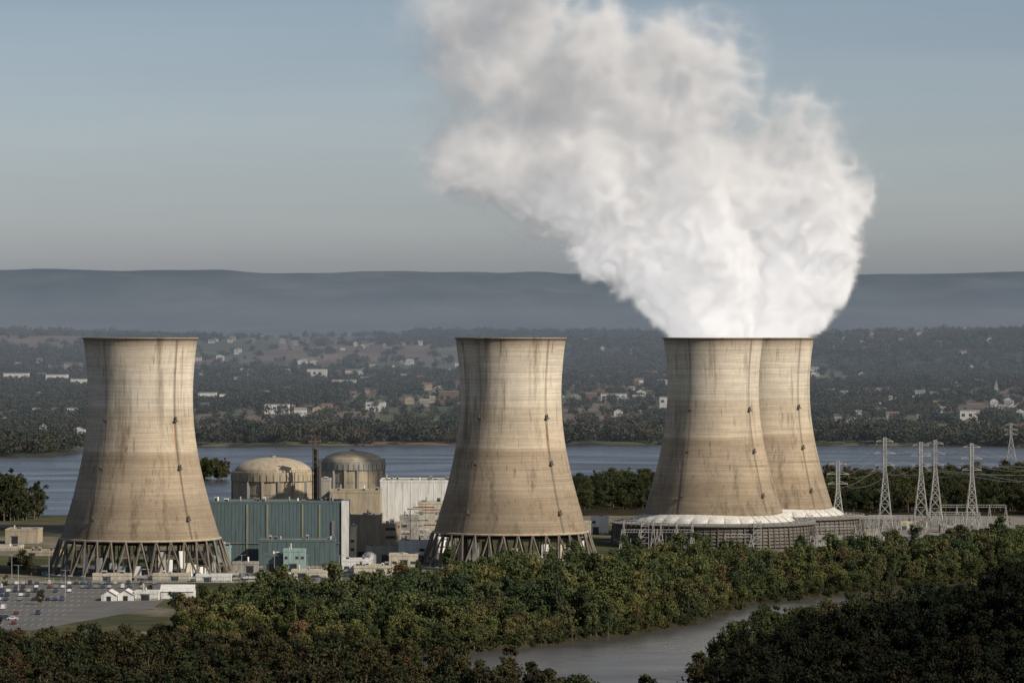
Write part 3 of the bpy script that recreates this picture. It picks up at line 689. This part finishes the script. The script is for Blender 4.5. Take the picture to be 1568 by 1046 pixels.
def pn3(s,seed,wx=0,wy=0,wz=0):
    r=np.random.default_rng(seed); q,_=np.linalg.qr(r.normal(size=(3,3))); q=(q/s).astype(np.float32); G=r.normal(size=(32,32,32,3)).astype(np.float32); G/=np.linalg.norm(G,axis=-1,keepdims=True)
    ax_,ay,az_=gx+wx,gy+wy-2340,gz+wz-200
    P=[(q[i,0]*ax_+q[i,1]*ay+q[i,2]*az_+64.37).astype(np.float32) for i in range(3)]
    I=[np.floor(p).astype(np.int32) for p in P]; Fr=[p-i for p,i in zip(P,I)]; U=[f*f*f*(f*(f*6-15)+10) for f in Fr]
    I=[i&31 for i in I]; tot=np.zeros(nn,np.float32); Gf=G.reshape(-1,3)
    for dx in(0,1):
        for dy in(0,1):
            for dz in(0,1):
                id_=(((I[0]+dx)&31)*32+((I[1]+dy)&31))*32+((I[2]+dz)&31)
                dot=Gf[:,0][id_]*(Fr[0]-dx)+Gf[:,1][id_]*(Fr[1]-dy)+Gf[:,2][id_]*(Fr[2]-dz)
                tot+=dot*(U[0] if dx else 1-U[0])*(U[1] if dy else 1-U[1])*(U[2] if dz else 1-U[2])
    return tot*1.5
rr_=np.random.default_rng(5); fields=[]
for L_,D in ((A,2320.),(B,2400.)):
    acc=np.zeros(nn,np.float32)
    for (px,py,pr) in L_:
        up=max(0,min(1,(480-py)/300)); yy=D+rr_.uniform(-16,16)*up; 
        cx=WX(px,D); cz=WZ(py,D); R=pr/F*D*.93
        d=np.sqrt((gx-cx)**2+((gy-yy)*(1.0))**2+(gz-cz)**2)-R
        acc+=np.exp(np.clip(-d/3.5,-30,12))
    fields.append(3.5*np.log(acc+1e-9)-2.5)
sb=np.maximum(fields[0],fields[1])
hz=np.clip((gz-113)/110,0,1)
amp=.28+.95*np.clip((gz-113)/50,0,1)
n40=pn3(38,1); n22=pn3(21,2); warp=n22*7
bil=lambda a:1-2.2*np.abs(a)
n12=bil(pn3(13,3,warp,warp,0)); n7=bil(pn3(7,4,warp,0,warp)); n4=pn3(4.4,5)
leftw=np.clip((45-gx)/110,0,1)*hz
s=sb+amp*(14*n40+9.5*bil(n22)*.8+6.5*n12+3.5*n7+1.8*n4)-3.8
width=3.5+19*hz**1.1+ 18*leftw
t=np.clip(s/width,0,1); dens=t*t*(3-2*t)*(.32-.26*hz**.75-.02*leftw)*(1+.7*hz*n12)
w2=np.clip((s+10*hz)/18,0,1)**2*.011*hz*np.clip(1+1.6*n22,0,2); dens=np.maximum(dens,w2)
cm=np.zeros(nn,np.float32)
for (tx,ty) in (T3,T4):
    q=np.sqrt((gx-tx)**2+(gy-ty)**2); cm=np.maximum(cm,np.clip((26.0-q)/2,0,1)+0*gz)
lid=np.clip((gz-113.5)/2.5,0,1); mask=np.maximum(lid,cm*np.clip((gz-109)/2,0,1)); dens=np.clip(dens,0,1)*mask
sc0=sb+amp*(14*n40+8.5*bil(n22)*.8+2.5*n12)-2.5
core=np.clip(sc0-(9.5+40*hz+14*leftw),0,30)*mask
me=bpy.data.meshes.new('steam_plume'); NV=nn[0]*nn[1]*nn[2]; me.vertices.add(NV)
for nm,v in (('d',dens),('c',core)):
    a=me.attributes.new(nm,'FLOAT','POINT'); a.data.foreach_set('value',np.ascontiguousarray(v,dtype=np.float32).ravel())
so=bpy.data.objects.new('steam_plume',me); SC.objects.link(so)
mv=bpy.data.materials.new('steam_glow_volume'); mv.use_nodes=True; n=mv.node_tree; n.nodes.clear()
out=n.nodes.new('ShaderNodeOutputMaterial'); pv=n.nodes.new('ShaderNodeVolumePrincipled'); pv.inputs['Color'].default_value=(.99,.99,.99,1); pv.inputs['Density'].default_value=1.0; pv.inputs['Anisotropy'].default_value=-.42
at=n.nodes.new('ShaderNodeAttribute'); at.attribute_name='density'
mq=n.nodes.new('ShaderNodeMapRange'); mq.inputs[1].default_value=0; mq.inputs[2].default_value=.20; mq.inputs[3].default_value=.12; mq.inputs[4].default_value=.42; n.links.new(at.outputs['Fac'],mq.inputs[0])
mu=n.nodes.new('ShaderNodeMath'); mu.operation='MULTIPLY'; n.links.new(at.outputs['Fac'],mu.inputs[0]); n.links.new(mq.outputs[0],mu.inputs[1]); n.links.new(mu.outputs[0],pv.inputs['Emission Strength']); pv.inputs['Emission Color'].default_value=(1,.98,.965,1)  # density-scaled glow added to the steam in place of multiple scattering
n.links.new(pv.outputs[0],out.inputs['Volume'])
mc,n,bb=nt('steam_glow_core'); bb.inputs['Base Color'].default_value=(.94,.935,.93,1); bb.inputs['Roughness'].default_value=1; bb.inputs['Specular IOR Level'].default_value=0
bb.inputs['Emission Color'].default_value=(1,.98,.96,1); bb.inputs['Emission Strength'].default_value=.5  # white glowing mesh added inside the plume to brighten the steam
g=bpy.data.node_groups.new('steam','GeometryNodeTree')
g.interface.new_socket('Geometry',in_out='INPUT',socket_type='NodeSocketGeometry'); g.interface.new_socket('Geometry',in_out='OUTPUT',socket_type='NodeSocketGeometry')
gi=g.nodes.new('NodeGroupInput'); gout=g.nodes.new('NodeGroupOutput'); L=g.links.new
pos=g.nodes.new('GeometryNodeInputPosition')
v1=g.nodes.new('ShaderNodeVectorMath'); v1.operation='SUBTRACT'; L(pos.outputs[0],v1.inputs[0]); v1.inputs[1].default_value=tuple(mn)
v2=g.nodes.new('ShaderNodeVectorMath'); v2.operation='SCALE'; L(v1.outputs[0],v2.inputs[0]); v2.inputs['Scale'].default_value=1/vox
sx=g.nodes.new('ShaderNodeSeparateXYZ'); L(v2.outputs[0],sx.inputs[0])
def mth(op,a,b_):
    q=g.nodes.new('ShaderNodeMath'); q.operation=op
    for i,v in enumerate((a,b_)):
        if v is None: continue
        if isinstance(v,(int,float)): q.inputs[i].default_value=v
        else: L(v,q.inputs[i])
    return q.outputs[0]
R3=[mth('MINIMUM',mth('MAXIMUM',mth('ROUND',sx.outputs[i],None),0),nn[i]-1) for i in range(3)]
def im(op,a,b_):
    q=g.nodes.new('FunctionNodeIntegerMath'); q.operation=op
    for i,v in enumerate((a,b_)):
        if isinstance(v,int): q.inputs[i].default_value=v
        else: L(v,q.inputs[i])
    return q.outputs[0]
I3=[]
for q in R3:
    f_=g.nodes.new('FunctionNodeFloatToInt'); L(q,f_.inputs[0]); I3.append(f_.outputs[0])
index=im('ADD',im('MULTIPLY',im('ADD',im('MULTIPLY',I3[0],nn[1]),I3[1]),nn[2]),I3[2])
jn=g.nodes.new('GeometryNodeJoinGeometry')
def vol(attr):
    na=g.nodes.new('GeometryNodeInputNamedAttribute'); na.data_type='FLOAT'; na.inputs[0].default_value=attr
    si=g.nodes.new('GeometryNodeSampleIndex'); si.data_type='FLOAT'; si.domain='POINT'
    L(gi.outputs[0],si.inputs['Geometry']); L(na.outputs[0],si.inputs['Value']); L(index,si.inputs['Index'])
    vc=g.nodes.new('GeometryNodeVolumeCube'); L(si.outputs[0],vc.inputs['Density']); vc.inputs['Min'].default_value=tuple(mn); vc.inputs['Max'].default_value=tuple(mn+vox*(np.array(nn)-1))
    for i,k in enumerate(('Resolution X','Resolution Y','Resolution Z')): vc.inputs[k].default_value=nn[i]
    return vc.outputs[0]
s1=g.nodes.new('GeometryNodeSetMaterial'); s1.inputs['Material'].default_value=mv; L(vol('d'),s1.inputs[0]); 
vm=g.nodes.new('GeometryNodeVolumeToMesh'); L(vol('c'),vm.inputs[0]); vm.inputs['Threshold'].default_value=.5
ss=g.nodes.new('GeometryNodeSetShadeSmooth'); L(vm.outputs[0],ss.inputs[0])
s2=g.nodes.new('GeometryNodeSetMaterial'); s2.inputs['Material'].default_value=mc; L(ss.outputs[0],s2.inputs[0])
L(s1.outputs[0],jn.inputs[0]); L(s2.outputs[0],jn.inputs[0]); L(jn.outputs[0],gout.inputs[0])
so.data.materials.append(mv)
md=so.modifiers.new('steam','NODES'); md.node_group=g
# ---------------------------------------------------------------- light, sky, camera
az=math.radians(56); el=math.radians(34)
sd=Vector((math.sin(az)*math.cos(el),-math.cos(az)*math.cos(el),math.sin(el)))
ld=bpy.data.lights.new('sun','SUN'); ld.energy=5.0; ld.angle=math.radians(.5); ld.color=(1,.90,.76)
lo=bpy.data.objects.new('sun',ld); lo.rotation_euler=(-sd).to_track_quat('-Z','Y').to_euler(); lo.location=(0,0,600); SC.objects.link(lo)
wd=bpy.data.worlds.new('World'); sc.world=wd; wd.use_nodes=True; n=wd.node_tree; bg=n.nodes['Background']
sk=n.nodes.new('ShaderNodeTexSky'); sk.sky_type='NISHITA'; sk.sun_disc=False; sk.sun_elevation=el; sk.sun_rotation=math.pi-az; sk.altitude=100; sk.dust_density=1.5; sk.ozone_density=1.2
tcw=n.nodes.new('ShaderNodeTexCoord'); 
sepw=n.nodes.new('ShaderNodeSeparateXYZ'); n.links.new(tcw.outputs['Generated'],sepw.inputs[0])
tint=ramp(n,sepw.outputs[2],[(0,(1.26,1.31,1.74)),(.03,(1.08,1.12,1.41)),(.08,(.80,.82,.99)),(.4,(.95,.90,.85))])
cw=mixc(n,1.0,sk.outputs[0],tint,'MULTIPLY')
cl=noise(n,1,tcw.outputs['Generated'],(2.2,2.2,30),5,.6)
cw=mixc(n,1.0,cw,ramp(n,cl,[(.35,(.95,.95,.95)),(.5,(1,1,1)),(.7,(1.10,1.09,1.06))]),'MULTIPLY')
n.links.new(cw,bg.inputs[0]); bg.inputs[1].default_value=.09
cd=bpy.data.cameras.new('camera'); cd.sensor_width=36; cd.lens=F/1568*36; cd.clip_start=1; cd.clip_end=90000; cd.shift_y=-6/1568
co=bpy.data.objects.new('camera',cd); co.location=(0,0,CH); co.rotation_euler=(math.pi/2,0,0); SC.objects.link(co); sc.camera=co
sc.view_settings.view_transform='Standard'; sc.view_settings.look='None'; sc.view_settings.exposure=0
print('houses',cnt)
